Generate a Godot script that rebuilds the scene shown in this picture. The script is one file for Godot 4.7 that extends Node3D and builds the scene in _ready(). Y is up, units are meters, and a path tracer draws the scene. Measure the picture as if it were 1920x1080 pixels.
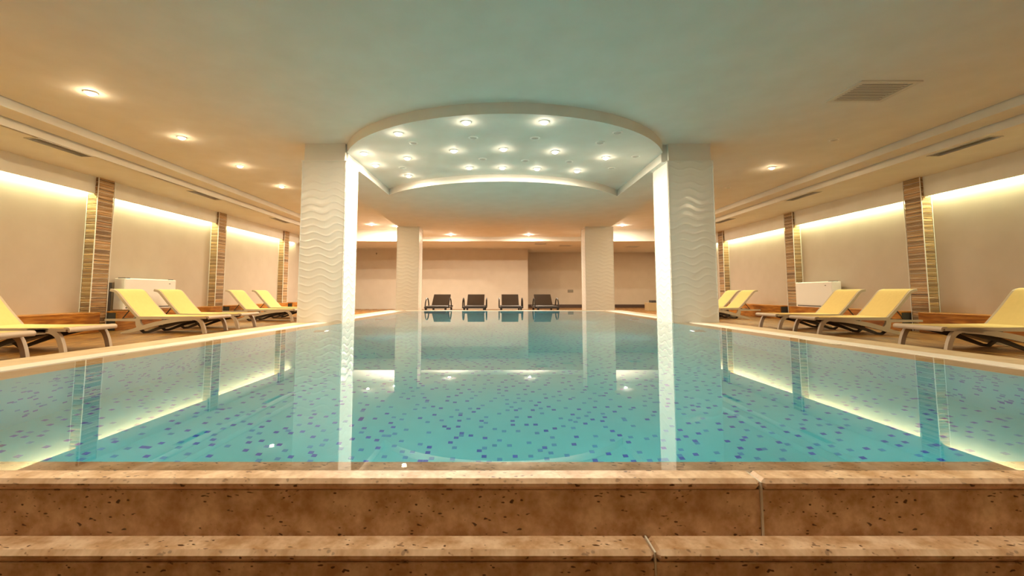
extends Node3D
# An indoor hotel pool. Metres, y up, the water surface is y = 0, the pool runs along -z.

const L0 := 3.2        # main ceiling
const L1 := 3.036      # round panel with the downlights
const L2 := 2.885      # dropped slab between the four white pillars
const SOFFIT := 2.95   # low soffit along the side walls
const STEP := 3.075    # middle step of the cove
const DECK := -0.29    # the deck lies two steps below the pool rim
const XC := 0.2        # middle of the hall
const BULK := -19.9    # bulkhead at the far end

var used := {}
var rng := RandomNumberGenerator.new()
var M := {}
var box_cache := {}

# ---------------------------------------------------------------- helpers

func numbered(called: String) -> String:
	if not used.has(called):
		used[called] = 0
		return called
	used[called] += 1
	return "%s_%03d" % [called, used[called]]

func tag(o: Node, label: String, category: String, group := "", kind := "") -> void:
	if label: o.set_meta("label", label)
	if category: o.set_meta("category", category)
	if group: o.set_meta("group", group)
	if kind: o.set_meta("kind", kind)

func thing(called: String, label: String, category: String, at := Vector3.ZERO, turn := 0.0, group := "") -> Node3D:
	var o := Node3D.new()
	o.name = numbered(called)
	add_child(o)
	o.position = at
	o.rotation.y = turn
	tag(o, label, category, group)
	return o

func structure(called: String, label: String) -> Node3D:
	var o := Node3D.new()
	o.name = numbered(called)
	add_child(o)
	tag(o, label, "", "", "structure")
	return o

func part(called: String, mesh: Mesh, m: Material, parent: Node, at := Vector3.ZERO) -> MeshInstance3D:
	var o := MeshInstance3D.new()
	o.name = called
	o.mesh = mesh
	o.material_override = m
	o.position = at
	parent.add_child(o, true)
	return o

func copy(o: Node3D, at: Vector3, turn: float, label: String, group: String) -> Node3D:
	var c: Node3D = o.duplicate()
	c.name = numbered(String(o.name))
	add_child(c)
	c.position = at
	c.rotation.y = turn
	c.set_meta("label", label)
	c.set_meta("group", group)
	return c

func surf() -> SurfaceTool:
	var st := SurfaceTool.new()
	st.begin(Mesh.PRIMITIVE_TRIANGLES)
	return st

func tri(st: SurfaceTool, a: Vector3, b: Vector3, c: Vector3, n: Vector3) -> void:
	if (a - c).cross(a - b).dot(n) < 0.0:
		var t := b
		b = c
		c = t
	st.set_normal(n)
	st.add_vertex(a)
	st.set_normal(n)
	st.add_vertex(b)
	st.set_normal(n)
	st.add_vertex(c)

func quad(st: SurfaceTool, a: Vector3, b: Vector3, c: Vector3, d: Vector3, n: Vector3) -> void:
	tri(st, a, b, c, n)
	tri(st, a, c, d, n)

func box(st: SurfaceTool, lo: Vector3, hi: Vector3) -> void:
	var p := []
	for k in 8:
		p.append(Vector3(hi.x if k & 1 else lo.x, hi.y if k & 2 else lo.y, hi.z if k & 4 else lo.z))
	quad(st, p[0], p[2], p[6], p[4], Vector3.LEFT)
	quad(st, p[1], p[3], p[7], p[5], Vector3.RIGHT)
	quad(st, p[0], p[1], p[5], p[4], Vector3.DOWN)
	quad(st, p[2], p[3], p[7], p[6], Vector3.UP)
	quad(st, p[0], p[1], p[3], p[2], Vector3.FORWARD)
	quad(st, p[4], p[5], p[7], p[6], Vector3.BACK)

func box_mesh(lo: Vector3, hi: Vector3) -> Mesh:
	var st := surf()
	box(st, lo, hi)
	return st.commit()

# a box centred on the origin with chamfered edges
func bevelled(size: Vector3, b: float) -> Mesh:
	var key := "%s %s" % [size, b]
	if box_cache.has(key):
		return box_cache[key]
	var st := surf()
	var h := size / 2.0
	var i := h - Vector3(b, b, b)
	var ax := [Vector3.RIGHT, Vector3.UP, Vector3.BACK]
	for k in 3:
		var u: Vector3 = ax[(k + 1) % 3]
		var v: Vector3 = ax[(k + 2) % 3]
		var w: Vector3 = ax[k]
		for s in [-1.0, 1.0]:
			var c: Vector3 = w * h[k] * s
			var du: Vector3 = u * i[(k + 1) % 3]
			var dv: Vector3 = v * i[(k + 2) % 3]
			quad(st, c - du - dv, c + du - dv, c + du + dv, c - du + dv, w * s)
		for s in [-1.0, 1.0]:
			for t in [-1.0, 1.0]:
				var a0: Vector3 = u * h[(k + 1) % 3] * s + v * i[(k + 2) % 3] * t
				var a1: Vector3 = u * i[(k + 1) % 3] * s + v * h[(k + 2) % 3] * t
				var e: Vector3 = w * i[k]
				quad(st, a0 - e, a0 + e, a1 + e, a1 - e, (u * s + v * t).normalized())
	for s in [-1.0, 1.0]:
		for t in [-1.0, 1.0]:
			for r in [-1.0, 1.0]:
				tri(st, Vector3(h.x * s, i.y * t, i.z * r), Vector3(i.x * s, h.y * t, i.z * r), Vector3(i.x * s, i.y * t, h.z * r), Vector3(s, t, r).normalized())
	box_cache[key] = st.commit()
	return box_cache[key]

# a plan outline (x, z) between two heights
func slab(st: SurfaceTool, poly: PackedVector2Array, y0: float, y1: float) -> void:
	var ix := Geometry2D.triangulate_polygon(poly)
	for k in range(0, ix.size(), 3):
		for e in [[y0, Vector3.DOWN], [y1, Vector3.UP]]:
			var q := []
			for j in 3:
				var p := poly[ix[k + j]]
				q.append(Vector3(p.x, e[0], p.y))
			tri(st, q[0], q[1], q[2], e[1])
	var turn := -1.0 if Geometry2D.is_polygon_clockwise(poly) else 1.0
	for k in poly.size():
		var a := poly[k]
		var b := poly[(k + 1) % poly.size()]
		var d := (b - a).normalized()
		var n := Vector3(d.y, 0, -d.x) * turn
		quad(st, Vector3(a.x, y0, a.y), Vector3(b.x, y0, b.y), Vector3(b.x, y1, b.y), Vector3(a.x, y1, a.y), n)

# a flat board with rectangular openings: each hole is [x0, x1, z0, z1]
func holed_board(lo: Vector3, hi: Vector3, holes: Array) -> Mesh:
	var xs := [lo.x, hi.x]
	var zs := [lo.z, hi.z]
	for h in holes:
		xs.append_array([h[0], h[1]])
		zs.append_array([h[2], h[3]])
	xs.sort()
	zs.sort()
	var st := surf()
	for i in xs.size() - 1:
		for j in zs.size() - 1:
			var c := Vector2((xs[i] + xs[i + 1]) / 2, (zs[j] + zs[j + 1]) / 2)
			if xs[i + 1] - xs[i] < 1e-4 or zs[j + 1] - zs[j] < 1e-4: continue
			if holes.any(func(h): return c.x > h[0] and c.x < h[1] and c.y > h[2] and c.y < h[3]): continue
			box(st, Vector3(xs[i], lo.y, zs[j]), Vector3(xs[i + 1], hi.y, zs[j + 1]))
	return st.commit()

# a cross-section (x, y) swept along z
func beam(st: SurfaceTool, poly: PackedVector2Array, z0: float, z1: float) -> void:
	var ix := Geometry2D.triangulate_polygon(poly)
	for k in range(0, ix.size(), 3):
		for e in [[z0, Vector3.FORWARD], [z1, Vector3.BACK]]:
			var q := []
			for j in 3:
				var p := poly[ix[k + j]]
				q.append(Vector3(p.x, p.y, e[0]))
			tri(st, q[0], q[1], q[2], e[1])
	var turn := -1.0 if Geometry2D.is_polygon_clockwise(poly) else 1.0
	for k in poly.size():
		var a := poly[k]
		var b := poly[(k + 1) % poly.size()]
		var d := (b - a).normalized()
		var n := Vector3(d.y, -d.x, 0) * turn
		quad(st, Vector3(a.x, a.y, z0), Vector3(b.x, b.y, z0), Vector3(b.x, b.y, z1), Vector3(a.x, a.y, z1), n)

# a bent bar in the x-y plane: centre points, half thicknesses, between two z
func bar(st: SurfaceTool, pts: Array, half: Array, z0: float, z1: float) -> void:
	var up := []
	var dn := []
	var nn := []
	for k in pts.size():
		var a: Vector2 = pts[maxi(k - 1, 0)]
		var b: Vector2 = pts[mini(k + 1, pts.size() - 1)]
		var d := (b - a).normalized()
		var n := Vector2(-d.y, d.x)
		var h: float = half[k] if half.size() > 1 else half[0]
		nn.append(n)
		up.append(pts[k] + n * h)
		dn.append(pts[k] - n * h)
	var at := func(p: Vector2, z: float) -> Vector3: return Vector3(p.x, p.y, z)
	for k in pts.size() - 1:
		var n3 := Vector3(nn[k].x + nn[k + 1].x, nn[k].y + nn[k + 1].y, 0).normalized()
		quad(st, at.call(up[k], z0), at.call(up[k + 1], z0), at.call(up[k + 1], z1), at.call(up[k], z1), n3)
		quad(st, at.call(dn[k], z0), at.call(dn[k + 1], z0), at.call(dn[k + 1], z1), at.call(dn[k], z1), -n3)
		quad(st, at.call(up[k], z0), at.call(up[k + 1], z0), at.call(dn[k + 1], z0), at.call(dn[k], z0), Vector3.FORWARD)
		quad(st, at.call(up[k], z1), at.call(up[k + 1], z1), at.call(dn[k + 1], z1), at.call(dn[k], z1), Vector3.BACK)
	for e in [0, pts.size() - 1]:
		var d3 := Vector3(nn[e].y, -nn[e].x, 0) * (-1.0 if e == 0 else 1.0)
		quad(st, at.call(up[e], z0), at.call(dn[e], z0), at.call(dn[e], z1), at.call(up[e], z1), d3)

func curve(keys: Array, steps := 6) -> Array:
	var out := []
	for k in keys.size() - 1:
		for s in steps:
			var p0: Vector2 = keys[maxi(k - 1, 0)]
			var p3: Vector2 = keys[mini(k + 2, keys.size() - 1)]
			out.append((keys[k] as Vector2).cubic_interpolate(keys[k + 1], p0, p3, s / float(steps)))
	out.append(keys[-1])
	return out

func tube(st: SurfaceTool, pts: Array, r: float, sides := 8) -> void:
	for k in pts.size() - 1:
		var d: Vector3 = (pts[k + 1] - pts[k]).normalized()
		var u := d.cross(Vector3.UP if absf(d.y) < 0.9 else Vector3.RIGHT).normalized()
		var v := d.cross(u)
		for s in sides:
			var a0 := TAU * s / sides
			var a1 := TAU * (s + 1) / sides
			var n0 := u * cos(a0) + v * sin(a0)
			var n1 := u * cos(a1) + v * sin(a1)
			quad(st, pts[k] + n0 * r, pts[k] + n1 * r, pts[k + 1] + n1 * r, pts[k + 1] + n0 * r, (n0 + n1).normalized())

# ring or disc around a vertical axis from a profile of (radius, y)
func lathe(profile: Array, sides := 24) -> Mesh:
	var st := surf()
	for k in profile.size() - 1:
		var a: Vector2 = profile[k]
		var b: Vector2 = profile[k + 1]
		for s in sides:
			var t0 := TAU * s / sides
			var t1 := TAU * (s + 1) / sides
			var e0 := Vector3(cos(t0), 0, sin(t0))
			var e1 := Vector3(cos(t1), 0, sin(t1))
			var d := (b - a).normalized()
			var n := ((e0 + e1).normalized() * -d.y + Vector3.UP * d.x).normalized()
			var q := [e0 * a.x + Vector3.UP * a.y, e1 * a.x + Vector3.UP * a.y, e1 * b.x + Vector3.UP * b.y, e0 * b.x + Vector3.UP * b.y]
			if a.x > 1e-5: tri(st, q[0], q[1], q[2], n)
			if b.x > 1e-5: tri(st, q[0], q[2], q[3], n)
	return st.commit()

func arc_points(a: Vector2, mid: Vector2, b: Vector2, steps: int) -> PackedVector2Array:
	# the circle through three points of the plan
	var d := 2.0 * (a.x * (mid.y - b.y) + mid.x * (b.y - a.y) + b.x * (a.y - mid.y))
	var c := Vector2(a.length_squared() * (mid.y - b.y) + mid.length_squared() * (b.y - a.y) + b.length_squared() * (a.y - mid.y), a.length_squared() * (b.x - mid.x) + mid.length_squared() * (a.x - b.x) + b.length_squared() * (mid.x - a.x)) / d
	var r := (a - c).length()
	var t0 := (a - c).angle()
	var sweep := wrapf((b - c).angle() - t0, -PI, PI)
	var out := PackedVector2Array()
	for k in steps + 1:
		out.append(c + Vector2.from_angle(t0 + sweep * k / steps) * r)
	return out

# ---------------------------------------------------------------- materials

func mat(called: String, r: float, g: float, b: float, rough := 0.7, spec := 0.5) -> StandardMaterial3D:
	var m := StandardMaterial3D.new()
	m.resource_name = called
	m.albedo_color = Color(r, g, b).linear_to_srgb()
	m.roughness = rough
	m.metallic_specular = spec
	M[called] = m
	return m

func noise_tex(seed_: int, freq: float, stops: Array, size := 512, octaves := 4, kind := FastNoiseLite.TYPE_SIMPLEX_SMOOTH) -> NoiseTexture2D:
	var n := FastNoiseLite.new()
	n.seed = seed_
	n.noise_type = kind
	n.frequency = freq
	n.fractal_octaves = octaves
	var t := NoiseTexture2D.new()
	t.width = size
	t.height = size
	t.seamless = true
	t.noise = n
	var g := Gradient.new()
	g.offsets = PackedFloat32Array(stops.map(func(s): return s[0]))
	g.colors = PackedColorArray(stops.map(func(s): return (s[1] as Color).linear_to_srgb()))
	t.color_ramp = g
	return t

func triplanar(m: StandardMaterial3D, scale: Vector3, world := true) -> void:
	m.uv1_triplanar = true
	m.uv1_world_triplanar = world
	m.uv1_triplanar_sharpness = 8.0
	m.uv1_scale = scale

# travertine: cloudy bands, veins and dark pits
func travertine(light: Color, dark: Color, pit: Color, seed_: int, pits: float, size := 1024) -> ImageTexture:
	var n := FastNoiseLite.new()
	n.seed = seed_
	n.frequency = 0.009
	n.fractal_octaves = 5
	n.fractal_gain = 0.55
	var cloud := n.get_seamless_image(size, size)
	n.seed = seed_ + 5
	n.frequency = 0.045
	n.fractal_octaves = 3
	var fine := n.get_seamless_image(size, size)
	n.seed = seed_ + 9
	n.frequency = 0.03
	n.fractal_octaves = 2
	var hole := n.get_seamless_image(size, size)
	n.seed = seed_ + 13
	n.frequency = 0.006
	var where := n.get_seamless_image(size, size)
	var a := cloud.get_data()
	var b := fine.get_data()
	var c := hole.get_data()
	var d := where.get_data()
	var out := PackedByteArray()
	out.resize(size * size * 3)
	for y in size:
		for x in size:
			var i := y * size + x
			var j := y * size + (x / 2 + (y * 0)) # pits are drawn out along the bed
			var t := clampf((a[i] / 255.0 - 0.5) * 1.5 + 0.5 + (b[i] / 255.0 - 0.5) * 0.5, 0.0, 1.0)
			var k := light.lerp(dark, t)
			var h := c[(y * 2 % size) * size + x] / 255.0 + (d[i] / 255.0 - 0.5) * 0.22
			if h < pits:
				k = k.lerp(pit, clampf((pits - h) * 14.0, 0.0, 0.9))
			out[i * 3] = int(clampf(k.r, 0, 1) * 255)
			out[i * 3 + 1] = int(clampf(k.g, 0, 1) * 255)
			out[i * 3 + 2] = int(clampf(k.b, 0, 1) * 255)
	return ImageTexture.create_from_image(Image.create_from_data(size, size, false, Image.FORMAT_RGB8, out))

func make_materials() -> void:
	mat("ceiling_paint", 0.80, 0.77, 0.70, 0.75)
	mat("wall_paint", 0.54, 0.46, 0.365, 0.8)
	mat("pillar_tile", 0.82, 0.79, 0.72, 0.16)
	mat("pillar_plaster", 0.78, 0.73, 0.65, 0.7)
	mat("trim_white", 0.82, 0.80, 0.74, 0.4)
	mat("grout_white", 0.72, 0.66, 0.54, 0.8)
	mat("concrete", 0.22, 0.21, 0.20, 0.9)
	mat("grille_metal", 0.30, 0.27, 0.22, 0.5)
	mat("vent_white", 0.66, 0.62, 0.54, 0.5)
	mat("gap_white_strip", 0.86, 0.80, 0.70, 0.35)
	mat("sling_yellow", 0.74, 0.55, 0.20, 0.75)
	mat("frame_taupe", 0.46, 0.36, 0.26, 0.45)
	mat("brace_dark", 0.05, 0.036, 0.026, 0.5)
	mat("rattan_brown", 0.06, 0.033, 0.015, 0.6)
	mat("frame_brown", 0.03, 0.02, 0.016, 0.45)
	mat("enamel_white", 0.86, 0.83, 0.78, 0.35)
	mat("black_plastic", 0.02, 0.02, 0.02, 0.4)
	mat("badge_grey", 0.12, 0.11, 0.10, 0.5)
	mat("pool_blue_dark", 0.008, 0.065, 0.40, 0.25)
	mat("pool_blue_mid", 0.02, 0.22, 0.46, 0.25)
	mat("stone_light", 0.64, 0.40, 0.18, 0.75)
	mat("stone_mid", 0.47, 0.28, 0.13, 0.75)
	mat("stone_dark", 0.22, 0.13, 0.065, 0.75)
	mat("ring_metal", 0.62, 0.60, 0.56, 0.35)
	mat("lens_off", 0.66, 0.65, 0.60, 0.25)
	mat("plate_grey", 0.20, 0.17, 0.12, 0.5)
	mat("dark_skirting", 0.06, 0.03, 0.018, 0.5)
	mat("plain_dark", 0.05, 0.042, 0.034, 0.7)
	mat("box_beige", 0.40, 0.28, 0.14, 0.7)

	# faint cloth weave on the slings
	var weave := M.sling_yellow as StandardMaterial3D
	weave.albedo_texture = noise_tex(3, 0.02, [[0.0, Color(0.93, 0.92, 0.90)], [1.0, Color(1, 1, 1)]], 256)
	triplanar(weave, Vector3(2, 2, 2), false)

	# plaster: a barely uneven coat
	for k in ["ceiling_paint", "wall_paint"]:
		var p := M[k] as StandardMaterial3D
		p.albedo_texture = noise_tex(11, 0.008, [[0.0, Color(0.93, 0.92, 0.90)], [1.0, Color(1, 1, 1)]], 512, 5)
		triplanar(p, Vector3(0.35, 0.35, 0.35))

	var wood_stops := [[0.15, Color(0.065, 0.021, 0.003)], [0.42, Color(0.21, 0.082, 0.011)], [0.62, Color(0.32, 0.145, 0.022)], [0.9, Color(0.45, 0.235, 0.048)]]
	for k in 3:
		var w := mat("deck_wood_%d" % k, [1.0, 0.86, 0.93][k], [1.0, 0.84, 0.95][k], [1.0, 0.80, 0.9][k], 0.38)
		w.albedo_texture = noise_tex(21 + k, 0.012, wood_stops, 512, 5)
		triplanar(w, Vector3(2.6, 1.0, 0.28))
		w.uv1_offset = Vector3(k * 0.37, 0, k * 0.61)
	var ledge := mat("ledge_wood", 1, 1, 1, 0.42)
	ledge.albedo_texture = noise_tex(31, 0.010, [[0.0, Color(0.24, 0.075, 0.010)], [0.5, Color(0.44, 0.165, 0.02)], [1.0, Color(0.60, 0.27, 0.045)]], 512, 5)
	triplanar(ledge, Vector3(1.0, 2.4, 0.35))

	var tr := mat("travertine", 1, 1, 1, 0.42)
	tr.albedo_texture = travertine(Color(0.92, 0.80, 0.67), Color(0.73, 0.565, 0.40), Color(0.28, 0.17, 0.08), 41, 0.18)
	triplanar(tr, Vector3(0.9, 0.9, 0.9))
	var cp := mat("coping_stone", 1, 1, 1, 0.5)
	cp.albedo_texture = noise_tex(63, 0.01, [[0.0, Color(0.52, 0.36, 0.19)], [0.5, Color(0.60, 0.44, 0.25)], [1.0, Color(0.67, 0.51, 0.31)]], 512, 5)
	triplanar(cp, Vector3(0.6, 0.6, 0.6))

	# aqua mosaic: the single aqua tiles cannot be told apart
	var aq := mat("pool_aqua", 0.062, 0.45, 0.49, 0.3)
	aq.albedo_texture = noise_tex(71, 0.02, [[0.0, Color(0.93, 0.94, 0.95)], [1.0, Color(1, 1, 1)]], 512, 4)
	triplanar(aq, Vector3(0.7, 0.7, 0.7))

	var water := mat("water", 1, 1, 1, 0.0)
	water.albedo_color = Color(1, 1, 1, 0.0)
	water.refraction_enabled = true
	water.refraction_scale = 0.033

	var glow := mat("lamp_glow", 0.9, 0.9, 0.85, 0.5)
	glow.emission_enabled = true
	glow.emission = Color(1.0, 0.96, 0.88)
	glow.emission_energy_multiplier = 6.0
	var led := mat("led_glow", 0.9, 0.9, 0.8, 0.5)
	led.emission_enabled = true
	led.emission = Color(0.98, 1.0, 0.79)
	led.emission_energy_multiplier = 3.0

# ---------------------------------------------------------------- builders

func downlight(x: float, y: float, z: float, lit: bool, label: String, group: String, energy := 0.0, color := Color.WHITE, sideways := 0.03) -> void:
	var t := thing("downlight" if lit else "unlit_downlight", label, "downlight", Vector3(x, y, z), 0.0, group)
	part("ring", M.ring_mesh, M.trim_white, t)
	part("lamp_lens", M.lens_mesh if lit else M.flat_lens_mesh, M.lamp_glow if lit else M.lens_off, t)
	if lit:
		var a := AreaLight3D.new()
		a.name = "lamp_light"
		a.area_size = Vector2(0.07, 0.07)
		a.light_color = color
		a.light_energy = energy
		a.area_range = 40.0
		a.area_attenuation = 2.0
		a.shadow_enabled = true
		a.position = Vector3(0, -0.048, 0)
		a.rotation.x = -PI / 2
		t.add_child(a)
		# what the domed bulb throws sideways
		var b := OmniLight3D.new()
		b.name = "bulb_light"
		b.light_color = color
		b.light_energy = energy * sideways
		b.light_size = 0.03
		b.omni_range = 40.0
		b.omni_attenuation = 2.0
		b.shadow_enabled = true
		b.position = Vector3(0, -0.028, 0)
		t.add_child(b)

func underwater_lamp(at: Vector3, turn: float, label: String, group: String, energy: float, color: Color) -> void:
	# faces -z before it is turned
	var t := thing("underwater_lamp", label, "pool lamp", at, turn, group)
	var c := part("collar", M.collar_mesh, M.black_plastic, t)
	c.rotation.x = PI / 2
	var lens := part("lamp_lens", M.lens_mesh, M.lamp_glow, t)
	lens.scale = Vector3(1.6, 0.2, 1.6)
	lens.rotation.x = PI / 2
	var a := AreaLight3D.new()
	a.name = "lamp_light"
	a.area_size = Vector2(0.13, 0.13)
	a.light_color = color
	a.light_energy = energy
	a.area_range = 40.0
	a.area_attenuation = 2.0
	a.shadow_enabled = true
	a.position = Vector3(0, 0, -0.022)
	t.add_child(a)

func wave_panel(w: float, h: float, cell_y: float, cols: int, seed_: int, relief: float) -> Mesh:
	# a tile face in x (-w/2 .. w/2) and y (0 .. h), with sharp wavy crests, facing +z
	var r := RandomNumberGenerator.new()
	r.seed = seed_
	var rows := int(h / cell_y)
	var pitch := 0.13
	var st := surf()
	st.set_smooth_group(0)
	var f := func(x: float, y: float) -> float:
		var yy := y + 0.032 * sin(TAU * x / 0.42 + 1.7 * sin(y * 2.1 + seed_)) + 0.018 * sin(TAU * x / 0.77 + y * 3.0 + seed_)
		var t := fposmod(yy / pitch, 1.0)
		return relief * pow(absf(2.0 * t - 1.0), 5.0)
	for j in rows + 1:
		for i in cols + 1:
			var x := -w / 2 + w * i / cols
			var y := h * j / rows
			st.add_vertex(Vector3(x, y, f.call(x, y)))
	for j in rows:
		for i in cols:
			var a := j * (cols + 1) + i
			for k in [a, a + cols + 1, a + 1, a + 1, a + cols + 1, a + cols + 2]:
				st.add_index(k)
	st.generate_normals()
	return st.commit()

func pillar(x0: float, x1: float, z_front: float, depth: float, foot: float, label: String, near: bool) -> void:
	var w := x1 - x0
	var t := thing("pillar", label, "pillar", Vector3((x0 + x1) / 2, foot, z_front - depth / 2), 0.0, "white pillars at the pool")
	var h := L2 - foot
	var d := 0.014
	part("core", box_mesh(Vector3(-w / 2 + d + 0.01, 0, -depth / 2 + d + 0.01), Vector3(w / 2 - d - 0.01, h, depth / 2 - d - 0.01)), M.pillar_tile, t)
	var cy := 0.0065 if near else 0.013
	var cn := 40 if near else 20
	for k in 4:
		var turned: bool = k % 2 == 1
		var pw: float = (depth if turned else w) - 0.002
		var p := part("wave_tile_face", wave_panel(pw, h, cy, cn, k * 7 + int(x0 * 10), 0.0055 if near else 0.006), M.pillar_tile, t)
		p.rotation.y = k * PI / 2
		p.position = Vector3(0, 0, (w if turned else depth) / 2 - d).rotated(Vector3.UP, k * PI / 2)
	part("top_band", box_mesh(Vector3(-w / 2 - 0.004, h - 0.012, -depth / 2 - 0.004), Vector3(w / 2 + 0.004, h, depth / 2 + 0.004)), M.trim_white, t)
	if near:
		part("plaster_collar", box_mesh(Vector3(-w / 2 + 0.035, h, -depth / 2 + 0.035), Vector3(w / 2 - 0.035, h + L0 - L2, depth / 2 - 0.02)), M.pillar_plaster, t)

func stone_tile(w: float, h: float, seed_: int) -> Mesh:
	# four rough split strips on a backing, facing +z, in x (-w/2 .. w/2), y (0 .. h)
	var r := RandomNumberGenerator.new()
	r.seed = seed_
	var st := surf()
	var y := 0.009
	var n := 5
	var seg := 3
	for k in n:
		var y1 := 0.009 + (h - 0.009) * (k + 1) / n + (r.randf_range(-0.006, 0.006) if k < n - 1 else 0.0)
		var tone := r.randf_range(0.38, 1.0)
		st.set_color(Color(tone, tone * r.randf_range(0.94, 1.0), tone * r.randf_range(0.85, 1.0)))
		var dep := []
		for s in seg + 1:
			dep.append(r.randf_range(0.003, 0.02))
		for s in seg:
			var xa := -w / 2 + w * s / seg
			var xb := -w / 2 + w * (s + 1) / seg
			var a := Vector3(xa, y + 0.002, dep[s])
			var b := Vector3(xb, y + 0.002, dep[s + 1])
			var c := Vector3(xb, y1 - 0.003, dep[s + 1] * 0.8)
			var d := Vector3(xa, y1 - 0.003, dep[s] * 0.8)
			quad(st, a, b, c, d, Vector3(0, 0.1, 1).normalized())
			quad(st, Vector3(xa, y + 0.002, 0), Vector3(xb, y + 0.002, 0), b, a, Vector3.DOWN)
			quad(st, Vector3(xa, y1 - 0.003, 0), Vector3(xb, y1 - 0.003, 0), c, d, Vector3.UP)
		y = y1
	return st.commit()

func pilaster(side: float, x_front: float, x_wall: float, z0: float, label: String, variants_f: Array, variants_s: Array) -> void:
	# side -1: on the left wall, facing +x
	var w := 0.42
	var dp := absf(x_wall - x_front)
	var t := thing("stone_pilaster", label, "pilaster", Vector3((x_front + x_wall) / 2, DECK, z0), 0.0, "stone-clad pilasters on the side walls")
	var h := SOFFIT - DECK
	part("core", box_mesh(Vector3(-dp / 2 + 0.012, 0, -w / 2 + 0.012), Vector3(dp / 2 - 0.012, h, w / 2 - 0.012)), M.grout_white, t)
	var rows := 32
	var rh := h / rows
	var mats := [M.stone_light_v, M.stone_mid_v, M.stone_light_v]
	for j in rows:
		var f := part("stone_tile", variants_f[rng.randi() % variants_f.size()], mats[rng.randi() % 3], t)
		f.rotation.y = -side * PI / 2
		f.position = Vector3(-side * (dp / 2 - 0.012), j * rh, 0)
		for face in [1.0, -1.0]:
			var s := part("stone_tile", variants_s[rng.randi() % variants_s.size()], mats[rng.randi() % 3], t)
			s.rotation.y = 0.0 if face > 0 else PI
			s.position = Vector3(0, j * rh, face * (w / 2 - 0.012))
	for face in [1.0, -1.0]:
		part("edge_trim", bevelled(Vector3(0.016, h, 0.016), 0.003), M.trim_white, t, Vector3(-side * (dp / 2 + 0.001), h / 2, face * (w / 2 + 0.001)))
		part("edge_trim", bevelled(Vector3(0.012, h, 0.012), 0.003), M.trim_white, t, Vector3(side * (dp / 2 - 0.006), h / 2, face * (w / 2 + 0.001)))

func slot_grille(x: float, z: float, length: float, label: String) -> void:
	var t := thing("slot_grille", label, "air grille", Vector3(x, SOFFIT, z), 0.0, "slot grilles in the side soffits")
	var fr := surf()
	for s in [-1.0, 1.0]:
		box(fr, Vector3(s * 0.105 - 0.008, -0.012, -length / 2 - 0.013), Vector3(s * 0.105 + 0.008, 0.0, length / 2 + 0.013))
		box(fr, Vector3(-0.097, -0.012, s * (length / 2 + 0.005) - 0.008), Vector3(0.097, 0.0, s * (length / 2 + 0.005) + 0.008))
	part("frame", fr.commit(), M.vent_white, t)
	for k in 4:
		var sl := part("slat", bevelled(Vector3(0.007, 0.004, length), 0.001), M.vent_white, t, Vector3(-0.06 + 0.04 * k, 0.004, 0))
		sl.rotation.z = 0.2

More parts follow.
